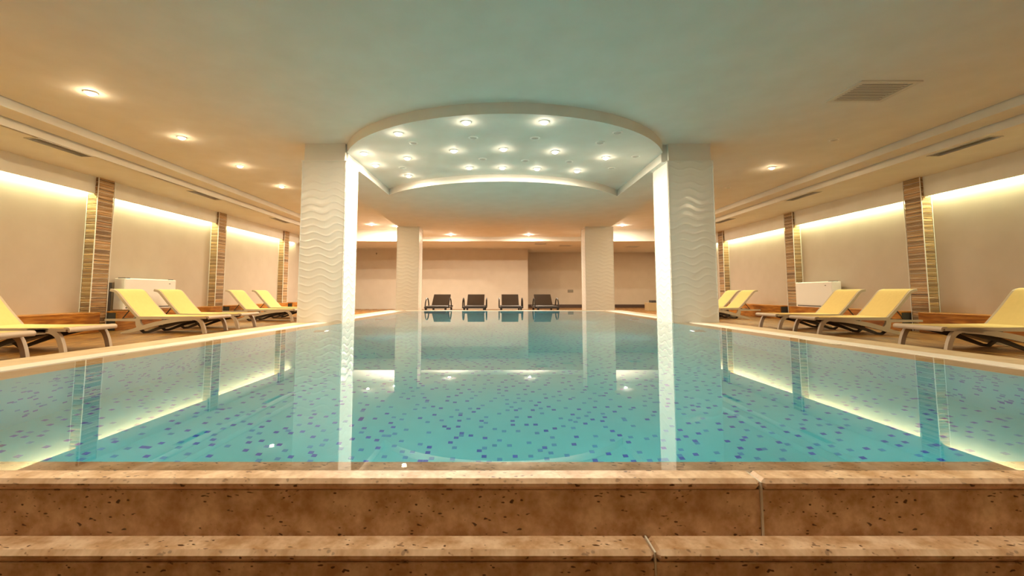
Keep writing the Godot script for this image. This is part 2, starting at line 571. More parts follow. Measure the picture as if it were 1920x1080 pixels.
func make_lounger() -> Node3D:
	# foot end at x = 0, head towards +x
	var t := thing("sun_lounger", "", "sun lounger")
	var w := 0.37
	for s in [-1.0, 1.0]:
		var z0: float = s * w - 0.025
		var z1: float = s * w + 0.025
		var st := surf()
		# front leg that arches into the rail
		bar(st, curve([Vector2(0.06, 0.0), Vector2(0.095, 0.13), Vector2(0.16, 0.25), Vector2(0.29, 0.305), Vector2(0.55, 0.30)]), [0.033], z0, z1)
		part("front_leg", st.commit(), M.frame_taupe, t)
		st = surf()
		bar(st, curve([Vector2(0.30, 0.292), Vector2(0.62, 0.268), Vector2(1.05, 0.19), Vector2(1.45, 0.075), Vector2(1.72, 0.012)]), [0.03, 0.031, 0.032, 0.033, 0.034, 0.035, 0.036, 0.037, 0.038, 0.039, 0.04, 0.041, 0.042, 0.042, 0.042, 0.041, 0.04, 0.038, 0.035, 0.032, 0.028, 0.024, 0.02, 0.016, 0.012], z0, z1)
		part("rear_leg", st.commit(), M.frame_taupe, t)
		st = surf()
		bar(st, [Vector2(0.03, 0.312), Vector2(0.7, 0.312), Vector2(1.42, 0.310)], [0.02, 0.024, 0.03], z0, z1)
		bar(st, [Vector2(1.40, 0.30), Vector2(1.385, 0.2), Vector2(1.34, 0.12)], [0.045, 0.05, 0.065], z0 + 0.002, z1 - 0.002)
		bar(st, [Vector2(1.42, 0.275), Vector2(1.75, 0.27), Vector2(2.05, 0.272)], [0.03, 0.022, 0.02], z0 + 0.004, z1 - 0.004)
		part("side_rail", st.commit(), M.frame_taupe, t)
		# V-shaped inner brace under the seat
		st = surf()
		bar(st, [Vector2(0.34, 0.285), Vector2(0.5, 0.265), Vector2(0.9, 0.15), Vector2(1.22, 0.03), Vector2(1.32, 0.022), Vector2(1.42, 0.09), Vector2(1.46, 0.17)], [0.03, 0.045, 0.03, 0.022, 0.022, 0.02, 0.02], s * (w - 0.075) - 0.02, s * (w - 0.075) + 0.02)
		bar(st, [Vector2(0.86, 0.15), Vector2(0.88, 0.29)], [0.028, 0.028], s * (w - 0.075) - 0.018, s * (w - 0.075) + 0.018)
		part("brace", st.commit(), M.brace_dark, t)
		st = surf()
		bar(st, curve([Vector2(1.40, 0.325), Vector2(1.62, 0.55), Vector2(1.83, 0.79), Vector2(1.90, 0.845), Vector2(1.985, 0.865)], 4), [0.025], z0, z1)
		part("backrest_rail", st.commit(), M.frame_taupe, t)
		st = surf()
		bar(st, [Vector2(1.60, 0.50), Vector2(1.76, 0.295)], [0.008], s * (w - 0.06) - 0.008, s * (w - 0.06) + 0.008)
		bar(st, [Vector2(1.44, 0.325), Vector2(1.55, 0.295), Vector2(1.76, 0.30)], [0.008], s * (w - 0.06) - 0.008, s * (w - 0.06) + 0.008)
		part("strut", st.commit(), M.brace_dark, t)
	var st := surf()
	bar(st, curve([Vector2(0.0, 0.29), Vector2(-0.012, 0.31), Vector2(0.005, 0.332), Vector2(0.06, 0.335)], 4), [0.014], -w - 0.025, w + 0.025)
	part("foot_bar", st.commit(), M.frame_taupe, t)
	st = surf()
	bar(st, [Vector2(0.045, 0.337), Vector2(0.4, 0.332), Vector2(0.9, 0.329), Vector2(1.38, 0.335)], [0.009], -w + 0.0, w - 0.0)
	part("seat_sling", st.commit(), M.sling_yellow, t)
	st = surf()
	bar(st, curve([Vector2(1.385, 0.338), Vector2(1.61, 0.568), Vector2(1.82, 0.808), Vector2(1.89, 0.862), Vector2(1.95, 0.878)], 5), [0.009], -w + 0.018, w - 0.018)
	part("backrest_sling", st.commit(), M.sling_yellow, t)
	st = surf()
	for x in [0.5, 1.0]:
		box(st, Vector3(x - 0.02, 0.285, -w + 0.03), Vector3(x + 0.02, 0.315, w - 0.03))
	part("cross_bar", st.commit(), M.brace_dark, t)
	return t

func make_rattan_lounger() -> Node3D:
	var t := thing("rattan_lounger", "", "sun lounger")
	var w := 0.33
	var st := surf()
	box(st, Vector3(0.0, 0.33, -w), Vector3(1.85, 0.385, -w + 0.05))
	box(st, Vector3(0.0, 0.33, w - 0.05), Vector3(1.85, 0.385, w))
	box(st, Vector3(0.0, 0.33, -w + 0.05), Vector3(0.05, 0.385, w - 0.05))
	box(st, Vector3(1.80, 0.33, -w + 0.05), Vector3(1.85, 0.385, w - 0.05))
	part("seat_frame", st.commit(), M.frame_brown, t)
	st = surf()
	bar(st, [Vector2(0.03, 0.388), Vector2(0.6, 0.384), Vector2(1.15, 0.386)], [0.012], -w + 0.03, w - 0.03)
	part("seat", st.commit(), M.rattan_brown, t)
	st = surf()
	bar(st, [Vector2(1.12, 0.39), Vector2(1.38, 0.57), Vector2(1.62, 0.735)], [0.016], -w + 0.05, w - 0.05)
	part("backrest", st.commit(), M.rattan_brown, t)
	for s in [-1.0, 1.0]:
		st = surf()
		var pts := []
		for k in 15:
			var a := PI * k / 14.0
			pts.append(Vector3(0.72 - 0.34 * cos(a), 0.36 + 0.27 * sin(a), s * (w + 0.035)))
		tube(st, pts, 0.019)
		part("armrest", st.commit(), M.frame_brown, t)
		for x in [0.12, 1.62]:
			st = surf()
			box(st, Vector3(x - 0.03, 0.0, s * (w - 0.03) - 0.03), Vector3(x + 0.03, 0.335, s * (w - 0.03) + 0.03))
			part("leg", st.commit(), M.frame_brown, t)
		st = surf()
		bar(st, [Vector2(0.30, 0.35), Vector2(1.14, 0.35)], [0.02], s * (w + 0.03) - 0.02, s * (w + 0.03) + 0.02)
		part("arm_mount", st.commit(), M.frame_brown, t)
	return t

func fan_coil(at: Vector3, turn: float, length: float, label: String) -> void:
	# front towards +z, back on z = 0
	var t := thing("fan_coil_unit", label, "fan coil unit", at, turn)
	part("casing", bevelled(Vector3(length, 0.70, 0.24), 0.012), M.enamel_white, t, Vector3(0, 0.35, 0.12))
	part("front_panel", bevelled(Vector3(length - 0.03, 0.60, 0.012), 0.004), M.enamel_white, t, Vector3(0, 0.385, 0.242))
	part("intake_slot", bevelled(Vector3(length - 0.12, 0.03, 0.012), 0.004), M.badge_grey, t, Vector3(0, 0.045, 0.240))
	for s in [-1.0, 1.0]:
		part("control_flap", bevelled(Vector3(0.14, 0.022, 0.17), 0.004), M.black_plastic, t, Vector3(s * (length / 2 - 0.12), 0.706, 0.12))
	var gr := part("outlet_grille", bevelled(Vector3(length - 0.42, 0.012, 0.12), 0.004), M.vent_white, t, Vector3(0, 0.704, 0.12))
	for k in 5:
		part("slat", bevelled(Vector3(length - 0.44, 0.006, 0.008), 0.002), M.badge_grey, gr, Vector3(0, 0.007, -0.044 + 0.022 * k))
	part("badge", bevelled(Vector3(0.055, 0.018, 0.004), 0.001), M.badge_grey, t, Vector3(length / 2 - 0.24, 0.60, 0.25))

# ---------------------------------------------------------------- the scene

func _ready() -> void:
	rng.seed = 20240611
	# camera: low over the near rim, tilted up a little, lens shifted as the photograph is cropped
	var f := 880.0
	var cam := Camera3D.new()
	cam.name = "camera"
	add_child(cam)
	cam.position = Vector3(0, 0.53, 0)
	cam.rotation_degrees.x = 4.8
	cam.near = 0.05
	cam.far = 100.0
	cam.projection = Camera3D.PROJECTION_FRUSTUM
	cam.size = 2.0 * cam.near * 540.0 / f
	cam.frustum_offset = Vector2((960.0 - 932.0) / f, -(540.0 - 474.1) / f) * cam.near
	cam.current = true
	# environment: a closed hall, no daylight
	var env := Environment.new()
	env.background_mode = Environment.BG_COLOR
	env.background_color = Color.BLACK
	env.tonemap_mode = Environment.TONE_MAPPER_LINEAR
	env.tonemap_exposure = 1.1
	env.sdfgi_enabled = true
	env.ssao_enabled = true
	env.ssil_enabled = true
	var we := WorldEnvironment.new()
	we.name = "environment"
	we.environment = env
	add_child(we)
	# light levels of the three kinds of lamp
	var panel_energy := 3.6
	var row_energy := 3.4
	var far_energy := 18.5
	var led_energy := 6.4
	var under_energy := 3.6
	var under_color := Color(0.94, 1.0, 0.99)
	var entry_energy := 3.0
	var far_color := Color(1.0, 0.93, 0.83)
	var panel_color := Color(1.0, 0.93, 0.82)
	var row_color := Color(1.0, 0.88, 0.70)
	var led_color := Color(0.98, 1.0, 0.79)

	make_materials()
	for k in ["light", "mid", "dark"]:
		var v: StandardMaterial3D = M["stone_" + k].duplicate()
		v.vertex_color_use_as_albedo = true
		M["stone_%s_v" % k] = v
	M.ring_mesh = lathe([Vector2(0.055, -0.002), Vector2(0.06, -0.012), Vector2(0.078, -0.008), Vector2(0.082, 0.0)])
	M.lens_mesh = lathe([Vector2(0.0, -0.046), Vector2(0.022, -0.043), Vector2(0.042, -0.033), Vector2(0.054, -0.018), Vector2(0.057, -0.004)])
	M.flat_lens_mesh = lathe([Vector2(0.0, -0.004), Vector2(0.05, -0.004), Vector2(0.057, -0.002)])
	M.collar_mesh = lathe([Vector2(0.095, 0.0), Vector2(0.095, -0.15), Vector2(0.105, -0.15), Vector2(0.115, -0.006), Vector2(0.14, -0.004), Vector2(0.14, 0.0)])

	# ---------------- deck and floor
	var floor_ := structure("floor", "orange-brown wood plank deck around the raised pool")
	var deck_shape := surf()
	box(deck_shape, Vector3(-8.9, DECK - 0.2, -26.0), Vector3(-3.5, DECK - 0.012, 4.2))
	box(deck_shape, Vector3(3.8, DECK - 0.2, -26.0), Vector3(9.4, DECK - 0.012, 4.2))
	box(deck_shape, Vector3(-3.5, DECK - 0.2, -26.0), Vector3(3.8, DECK - 0.012, -13.55))
	box(deck_shape, Vector3(-3.5, DECK - 0.2, -1.40), Vector3(3.8, DECK - 0.012, 4.2))
	part("base", deck_shape.commit(), M.deck_wood_1, floor_)
	var plank := bevelled(Vector3(0.196, 0.012, 1.496), 0.002)
	var spots := []
	for side in [-1.0, 1.0]:
		for c in 24:
			for r in 15:
				var x: float = -8.5 + 0.2 * c if side < 0 else 4.3 + 0.2 * c
				if (side < 0 and x > -3.5) or x > 9.05: continue
				spots.append(Vector3(x + 0.1, DECK - 0.006, -3.0 - 1.5 * r - (0.75 if c % 2 else 0.0)))
	for x in 38:
		for r in 5:
			spots.append(Vector3(-3.4 + 0.2 * x + 0.1, DECK - 0.006, -14.75 - 1.5 * r - (0.75 if x % 2 else 0.0)))
	spots = spots.filter(func(p): return p.z > -23.0)
	# the boards that show largest are single parts, the others one part
	spots.sort_custom(func(a, b): return a.length_squared() < b.length_squared())
	var seen := spots.filter(func(p): return absf(p.x) < 9.0 and absf(p.x) > 4.6 and p.z < -5.0 and p.z > -16.5)
	seen = seen.slice(0, 280)
	var rest := spots.filter(func(p): return not seen.has(p))
	for p in seen:
		part("plank", plank, M["deck_wood_%d" % (rng.randi() % 3)], floor_, p)
	var mm := MultiMesh.new()
	mm.transform_format = MultiMesh.TRANSFORM_3D
	mm.mesh = plank
	mm.instance_count = rest.size()
	for k in rest.size():
		mm.set_instance_transform(k, Transform3D(Basis(), rest[k]))
	var field := MultiMeshInstance3D.new()
	field.name = "planks"
	field.multimesh = mm
	field.material_override = M.deck_wood_0
	field.set_meta("kind", "stuff")
	floor_.add_child(field)

	# ---------------- walls
	var xl := -8.62
	var xr := 9.12
	var wl := structure("wall_left", "beige plaster side wall behind the dark block, lit from a cove")
	part("plaster", box_mesh(Vector3(xl - 0.25, DECK - 0.2, -26.0), Vector3(xl, 3.6, 4.2)), M.wall_paint, wl)
	var tl := structure("trim_1", "plaster cove fascia along the top of the left wall")
	part("cove_fascia", box_mesh(Vector3(xl + 0.13, 2.60, BULK), Vector3(xl + 0.16, SOFFIT, 4.0)), M.ceiling_paint, tl)
	var wr := structure("wall_right", "beige plaster side wall behind the loungers, lit from a cove")
	part("plaster", box_mesh(Vector3(xr, DECK - 0.2, -26.0), Vector3(xr + 0.25, 3.6, 4.2)), M.wall_paint, wr)
	var tr := structure("trim_2", "plaster cove fascia along the top of the right wall")
	part("cove_fascia", box_mesh(Vector3(xr - 0.16, 2.53, BULK), Vector3(xr - 0.13, SOFFIT, 4.0)), M.ceiling_paint, tr)
	var wb := structure("wall_back", "pale far wall with a deeper alcove to one side")
	part("plaster", box_mesh(Vector3(xl, DECK - 0.2, -26.0), Vector3(1.53, 2.7, -23.3)), M.wall_paint, wb)
	part("alcove_plaster", box_mesh(Vector3(1.53, DECK - 0.2, -26.0), Vector3(xr, 2.7, -25.6)), M.wall_paint, wb)
	var wf := structure("wall_front", "plain plaster wall that closes the hall behind the camera")
	part("plaster", box_mesh(Vector3(xl - 0.25, DECK - 0.2, 4.0), Vector3(xr + 0.25, 3.6, 4.2)), M.wall_paint, wf)
	var bb := structure("baseboard_back", "dark low skirting at the foot of the far alcove wall")
	part("skirting", box_mesh(Vector3(1.55, DECK, -25.6), Vector3(xr, DECK + 0.16, -25.57)), M.dark_skirting, bb)

	# ---------------- ceiling
	var grilles := [[-7.32, -7.70, 1.0], [-7.30, -11.60, 1.1], [-7.30, -15.70, 1.1], [7.76, -7.65, 1.05], [7.71, -11.70, 1.1], [7.71, -15.80, 1.1]]
	var alcove_vents := [[3.19, -21.8], [1.95, -20.9], [6.45, -22.3]]
	var ceil_ := structure("ceiling", "white painted ceiling with stepped coves and a dropped slab over the pool")
	# the boards have real openings for the air grilles, with the closed void under the roof behind them
	part("main_ceiling", holed_board(Vector3(-6.36, L0, BULK), Vector3(6.72, L0 + 0.015, 4.0), [[4.68, 5.32, -6.33, -5.79]]), M.ceiling_paint, ceil_)
	part("roof_slab", box_mesh(Vector3(xl, L0 + 0.25, -26.0), Vector3(xr, L0 + 0.4, 4.0)), M.concrete, ceil_)
	for side in [-1.0, 1.0]:
		var e := [-6.36, -6.70, -6.78, -6.84, -7.11, -7.19, xl + 0.0] if side < 0 else [6.72, 7.06, 7.14, 7.20, 7.47, 7.55, xr - 0.0]
		var poly := PackedVector2Array([Vector2(e[0], L0)])
		# a narrow shadow gap runs before each step
		poly.append_array([Vector2(e[2] - side * 0.03, L0), Vector2(e[2] - side * 0.03, L0 + 0.06), Vector2(e[2], L0 + 0.06), Vector2(e[2], STEP)])
		poly.append_array([Vector2(e[5] - side * 0.03, STEP), Vector2(e[5] - side * 0.03, STEP + 0.06)])
		poly.append_array([Vector2(e[5], STEP + 0.06), Vector2(e[5], SOFFIT), Vector2(e[5] + side * 0.05, SOFFIT), Vector2(e[5] + side * 0.05, L0 + 0.25), Vector2(e[0], L0 + 0.25)])
		var st := surf()
		beam(st, poly, BULK, 4.0)
		part("stepped_cove", st.commit(), M.ceiling_paint, ceil_)
		var holes := []
		for g in grilles:
			if g[0] * side > 0: holes.append([g[0] - 0.1, g[0] + 0.1, g[1] - g[2] / 2, g[1] + g[2] / 2])
		var xa: float = e[5] + side * 0.05
		part("soffit_board", holed_board(Vector3(minf(xa, e[6]), SOFFIT, BULK), Vector3(maxf(xa, e[6]), SOFFIT + 0.012, 4.0), holes), M.ceiling_paint, ceil_)
	# plan of the dropped slab: open towards the camera, a recess with the light panel
	var front_arc := arc_points(Vector2(-2.70, -8.27), Vector2(0.14, -6.42), Vector2(2.98, -8.27), 40)
	var back_arc := arc_points(Vector2(-2.62, -11.25), Vector2(0.16, -9.84), Vector2(2.96, -11.40), 32)
	var plan := PackedVector2Array([Vector2(-3.46, -8.34), Vector2(-2.70, -8.34)])
	plan.append_array(back_arc)
	plan.append_array([Vector2(2.98, -8.34), Vector2(3.84, -8.34), Vector2(4.19, BULK), Vector2(-3.60, BULK)])
	var st2 := surf()
	slab(st2, plan, L2, L0)
	part("dropped_slab", st2.commit(), M.ceiling_paint, ceil_)
	var panel := front_arc.duplicate()
	var rev := back_arc.duplicate()
	rev.reverse()
	panel.append_array(rev)
	st2 = surf()
	slab(st2, panel, L1, L0)
	part("light_panel", st2.commit(), M.ceiling_paint, ceil_)
	var tb := structure("trim_3", "white bulkhead across the far end of the hall")
	part("bulkhead_face", box_mesh(Vector3(xl, 2.70, BULK - 0.1), Vector3(xr, L0 + 0.25, BULK)), M.ceiling_paint, tb)
	part("bulkhead_board", holed_board(Vector3(xl, 2.70, -26.0), Vector3(xr, 2.715, BULK - 0.1), alcove_vents.map(func(v): return [v[0] - 0.26, v[0] + 0.26, v[1] - 0.26, v[1] + 0.26])), M.ceiling_paint, tb)

	# ---------------- the pool
	# inner edge of the white overflow strip, left and right, at the near and the far end
	var zn := -1.451
	var zf := -13.46
	var ln := -3.42
	var lf := -2.62
	var rn := 3.72
	var rf := 3.08
	var edge := func(z: float, off: float, right: bool) -> float:
		var t := (z - zn) / (zf - zn)
		return lerpf(rn, rf, t) + off if right else lerpf(ln, lf, t) - off
	var pool := thing("swimming_pool", "long swimming pool lined with aqua and blue mosaic inside a cream stone rim", "swimming pool", Vector3(XC, DECK, -7.5))
	var o := -pool.position
	var depth := -1.40
	var shelf := 0.30
	var quad_plan := func(off: float, near: float, far: float) -> PackedVector2Array:
		return PackedVector2Array([Vector2(edge.call(near, off, false), near), Vector2(edge.call(near, off, true), near), Vector2(edge.call(far, off, true), far), Vector2(edge.call(far, off, false), far)])
	var st3 := surf()
	slab(st3, quad_plan.call(-shelf, zn - 0.08, zf + 0.12), depth - 0.1, depth)
	part("basin_floor", st3.commit(), M.pool_aqua, pool, o)
	# basin walls and the stone shelf just under the water
	for right in [false, true]:
		var s := 1.0 if right else -1.0
		var wall_plan := PackedVector2Array([Vector2(edge.call(zn, -shelf, right), zn), Vector2(edge.call(zf, -shelf, right), zf), Vector2(edge.call(zf, 0.0, right), zf), Vector2(edge.call(zn, 0.0, right), zn)])
		st3 = surf()
		slab(st3, wall_plan, depth - 0.1, -0.03)
		part("basin_wall", st3.commit(), M.pool_aqua, pool, o)
		st3 = surf()
		slab(st3, wall_plan, -0.029, -0.012)
		part("submerged_shelf", st3.commit(), M.coping_stone, pool, o)
		# white overflow strip and the coping stones outside it
		st3 = surf()
		slab(st3, PackedVector2Array([Vector2(edge.call(zn, 0.0, right), zn), Vector2(edge.call(zf, 0.0, right), zf), Vector2(edge.call(zf, 0.19, right), zf), Vector2(edge.call(zn, 0.19, right), zn)]), -0.25, 0.006)
		part("overflow_strip", st3.commit(), M.gap_white_strip, pool, o)
		var n := 11
		for k in n:
			var z0 := lerpf(zn, zf - 0.5, k / float(n)) - 0.002
			var z1 := lerpf(zn, zf - 0.5, (k + 1) / float(n)) + 0.002
			st3 = surf()
			slab(st3, PackedVector2Array([Vector2(edge.call(z0, 0.192, right), z0), Vector2(edge.call(z1, 0.192, right), z1), Vector2(edge.call(z1, 0.56, right), z1), Vector2(edge.call(z0, 0.56, right), z0)]), DECK, 0.004)
			part("coping_stone", st3.commit(), M.coping_stone, pool, o)
	# far rim
	st3 = surf()
	slab(st3, PackedVector2Array([Vector2(lf, zf), Vector2(rf, zf), Vector2(rf, zf - 0.19), Vector2(lf, zf - 0.19)]), -0.25, 0.006)
	part("overflow_strip", st3.commit(), M.gap_white_strip, pool, o)
	st3 = surf()
	slab(st3, PackedVector2Array([Vector2(lf - 0.19, zf - 0.192), Vector2(rf + 0.19, zf - 0.192), Vector2(rf + 0.19, zf - 0.5), Vector2(lf - 0.19, zf - 0.5)]), DECK, 0.004)
	part("coping_stone", st3.commit(), M.coping_stone, pool, o)
	st3 = surf()
	slab(st3, PackedVector2Array([Vector2(lf, zf), Vector2(rf, zf), Vector2(rf, zf + 0.12), Vector2(lf, zf + 0.12)]), depth - 0.1, -0.012)
	part("basin_wall", st3.commit(), M.pool_aqua, pool, o)
	st3 = surf()
	slab(st3, PackedVector2Array([Vector2(ln, zn), Vector2(rn, zn), Vector2(rn, zn - 0.08), Vector2(ln, zn - 0.08)]), depth - 0.1, -0.03)
	part("basin_wall", st3.commit(), M.pool_aqua, pool, o)
	st3 = surf()
	slab(st3, PackedVector2Array([Vector2(ln, zn), Vector2(rn, zn), Vector2(rn, zn - 0.08), Vector2(ln, zn - 0.08)]), -0.029, -0.010)
	part("submerged_shelf", st3.commit(), M.travertine, pool, o)
	# the scattered blue tiles of the mosaic
	var tile := bevelled(Vector3(0.0306, 0.003, 0.0306), 0.0005)
	var blue := []
	# sheets of 12 by 12 tiles with thirteen blue ones each, no two side by side
	for sx in 20:
		for sz in 33:
			var cells := []
			while cells.size() < 13:
				var c := Vector2i(rng.randi() % 12, rng.randi() % 12)
				if cells.all(func(d): return absi(d.x - c.x) + absi(d.y - c.y) > 2) or rng.randf() < 0.08:
					cells.append(c)
			for c in cells:
				var p := Vector3(-3.6 + 0.384 * sx + 0.032 * c.x, depth + 0.0005, zn - 0.1 - 0.384 * sz - 0.032 * c.y)
				if p.z > zf + 0.15 and p.x > edge.call(p.z, -shelf - 0.02, false) and p.x < edge.call(p.z, -shelf - 0.02, true):
					blue.append([p, rng.randf() < 0.52])
	blue.sort_custom(func(a, b): return a[0].length_squared() < b[0].length_squared())
	var near_blue := blue.filter(func(b): return b[0].z < -2.75 and absf(b[0].x) < -b[0].z * 1.1).slice(0, 290)
	var near_set := {}
	for b in near_blue:
		near_set[b[0]] = true
	for b in near_blue:
		part("mosaic_tile", tile, M.pool_blue_dark if b[1] else M.pool_blue_mid, pool, b[0] + o)
	for dark in [true, false]:
		var list := blue.filter(func(b): return b[1] == dark and not near_set.has(b[0]))
		var places := []
		for b in list:
			places.append(Transform3D(Basis(), b[0] + o))
		# the same mosaic on the far and the side walls of the basin
		for k in 330:
			var wx := snappedf(rng.randf_range(lf + 0.35, rf - 0.35), 0.025)
			places.append(Transform3D(Basis(Vector3.RIGHT, PI / 2), Vector3(wx, snappedf(rng.randf_range(-1.36, -0.06), 0.025), zf + 0.1205) + o))
		for right in [false, true]:
			for k in 720:
				var wz := rng.randf_range(zf + 0.2, zn - 0.2)
				var side := atan2((rf - rn) / (zf - zn) if right else (lf - ln) / (zf - zn), 1.0)
				places.append(Transform3D(Basis(Vector3.UP, side) * Basis(Vector3.BACK, PI / 2), Vector3(edge.call(wz, -shelf - 0.0005, right), snappedf(rng.randf_range(-1.36, -0.06), 0.025), wz) + o))
		var mb := MultiMesh.new()
		mb.transform_format = MultiMesh.TRANSFORM_3D
		mb.mesh = tile
		mb.instance_count = places.size()
		for k in places.size():
			mb.set_instance_transform(k, places[k])
		var bl := MultiMeshInstance3D.new()
		bl.name = "mosaic_tiles"
		bl.multimesh = mb
		bl.material_override = M.pool_blue_dark if dark else M.pool_blue_mid
		bl.set_meta("kind", "stuff")
		pool.add_child(bl, true)
	# the water surface
	var ws := surf()
	var e0 := func(z: float, right: bool) -> Vector2: return Vector2(edge.call(z, -0.0005, right), z)
	# the outline leaves out the two pillars that stand in the edge of the pool
	var wp := PackedVector2Array([e0.call(zn - 0.0005, false), e0.call(-8.248, false), Vector2(-2.698, -8.248), Vector2(-2.698, -8.992), e0.call(-8.992, false), e0.call(zf + 0.0005, false), e0.call(zf + 0.0005, true), e0.call(-9.052, true), Vector2(3.048, -9.052), Vector2(3.048, -8.248), e0.call(-8.248, true), e0.call(zn - 0.0005, true)])
	slab(ws, wp, depth - 0.05, 0.0)
	var water := MeshInstance3D.new()
	water.name = "pool_water"
	water.mesh = ws.commit()
	water.material_override = M.water
	add_child(water)
	tag(water, "still clear water surface of the pool mirroring pillars and lamps", "water", "", "stuff")

	# underwater lamps, deep in their collars, in the near and the side walls of the basin
	for k in 4:
		underwater_lamp(Vector3(-2.05 + 1.45 * k, -0.65, zn - 0.081), 0.0, "round underwater lamp in the near wall of the pool basin", "underwater lamps in the near wall", under_energy, under_color)
	for right in [false, true]:
		for z in [-7.2, -10.0, -12.3]:
			underwater_lamp(Vector3(edge.call(z, -shelf - 0.002, right), -0.65, z), PI / 2 if right else -PI / 2, "round underwater lamp in the long basin wall %s" % ("on the square ceiling vent side" if right else "beside the row of lit downlights"), "underwater lamps %s" % ("on the square ceiling vent side" if right else "beside the row of lit downlights"), under_energy, under_color)

	# ---------------- near steps of travertine
	var steps := thing("stone_steps", "brown travertine steps rising to the near end of the pool", "steps", Vector3(0.1, DECK, -1.2))
	var so := -steps.position
	var cut := [-6.2, -1.72, 0.745, 3.2, 6.4]
	for k in 4:
		var w: float = cut[k + 1] - cut[k] - 0.004
		var cx: float = (cut[k + 1] + cut[k]) / 2
		part("rim_stone", bevelled(Vector3(w, 0.03, 0.08), 0.011), M.travertine, steps, Vector3(cx, -0.011, -1.4105) + so)
		part("riser_stone", bevelled(Vector3(w, 0.225, 0.069), 0.002), M.travertine, steps, Vector3(cx, -0.1395, -1.4135) + so)
	for k in 4:
		var w: float = cut[k + 1] - cut[k] - 0.004
		var cx: float = (cut[k + 1] + cut[k]) / 2 - 0.33
		part("tread_stone", bevelled(Vector3(w, 0.03, 0.09), 0.011), M.travertine, steps, Vector3(cx, -0.160, -1.332) + so)
		part("riser_stone", bevelled(Vector3(w, 0.114, 0.085), 0.002), M.travertine, steps, Vector3(cx, -0.233, -1.3355) + so)
	# pale grout between the stones
	for k in [1, 2, 3]:
		part("joint", box_mesh(Vector3(-0.0022, -0.20, -0.001), Vector3(0.0022, -0.004, 0.076)), M.grout_white, steps, Vector3(cut[k] as float, 0.0, -1.448) + so)
		part("joint", box_mesh(Vector3(-0.0022, -0.145, -0.05), Vector3(0.0022, -0.004, 0.059)), M.grout_white, steps, Vector3(cut[k] - 0.33, -0.145, -1.350) + so)

	# ---------------- white pillars
	pillar(-3.50, -2.70, -8.25, 0.74, -0.25, "large white wave-tiled pillar in the pool edge, beside the row of lit downlights", true)
	pillar(3.05, 3.88, -8.25, 0.80, -0.25, "large white wave-tiled pillar in the pool edge, on the square ceiling vent side", true)
	pillar(-3.60, -2.80, -16.75, 0.85, DECK, "smaller distant white pillar beside the brown loungers by the pale far wall", false)
	pillar(3.16, 4.18, -16.75, 0.85, DECK, "smaller distant white pillar in front of the shaded far alcove", false)

	# ---------------- pilasters on the side walls
	var vf := []
	var vs := []
	for k in 7:
		vf.append(stone_tile(0.42 - 0.03, (SOFFIT - DECK) / 32.0, 100 + k))
		vs.append(stone_tile(0.22 - 0.03, (SOFFIT - DECK) / 32.0, 200 + k))
	pilaster(-1, -8.40, xl, -9.95, "split-stone pilaster with a dark upright block at its foot", vf, vs)
	pilaster(-1, -8.40, xl, -14.25, "split-stone pilaster past the fan coil unit, under the row of lit downlights", vf, vs)
	pilaster(-1, -8.40, xl, -18.65, "split-stone pilaster seen against the white pillar, under the row of lit downlights", vf, vs)
	pilaster(1, 8.90, xr, -9.93, "split-stone pilaster between two yellow loungers, on the square ceiling vent side", vf, vs)
	pilaster(1, 8.90, xr, -14.22, "split-stone pilaster touching the white fan coil unit, on the square ceiling vent side", vf, vs)
	pilaster(1, 8.90, xr, -18.60, "split-stone pilaster seen against the white pillar, on the square ceiling vent side", vf, vs)

	# ---------------- wooden ledges along the walls
	var lg := [[-9.74 - 0.45, -2.0], [-14.04, -10.17], [-18.43, -14.47], [-19.85, -18.87]]
	for side in [-1.0, 1.0]:
		for k in 4:
			var z1: float = -2.0 if k == 0 else [0, -10.16, -14.46, -18.86][k]
			var z0: float = [-9.73, -14.03, -18.43, -19.88][k]
			var xa := -8.16 if side < 0 else 8.66
			var xb := xl if side < 0 else xr
			var t := thing("wall_ledge", "low wooden wall ledge %s, %s" % ["under the row of lit downlights" if side < 0 else "on the square ceiling vent side", ["before the first stone pilaster", "under the fan coil unit", "beyond the second stone pilaster", "past the third stone pilaster"][k]], "ledge", Vector3((xa + xb) / 2, DECK, (z0 + z1) / 2))
			var wdt := absf(xb - xa)
			part("top_board", bevelled(Vector3(wdt, 0.03, z1 - z0), 0.004), M.ledge_wood, t, Vector3(0, 0.395, 0))
			part("front_board", bevelled(Vector3(0.03, 0.378, z1 - z0), 0.003), M.ledge_wood, t, Vector3(-side * (wdt / 2 - 0.02), 0.19, 0))
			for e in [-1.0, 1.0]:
				part("end_board", bevelled(Vector3(wdt - 0.04, 0.376, 0.02), 0.002), M.plain_dark, t, Vector3(side * 0.02, 0.19, e * ((z1 - z0) / 2 - 0.012)))  # ends coloured much darker than the other ledge boards

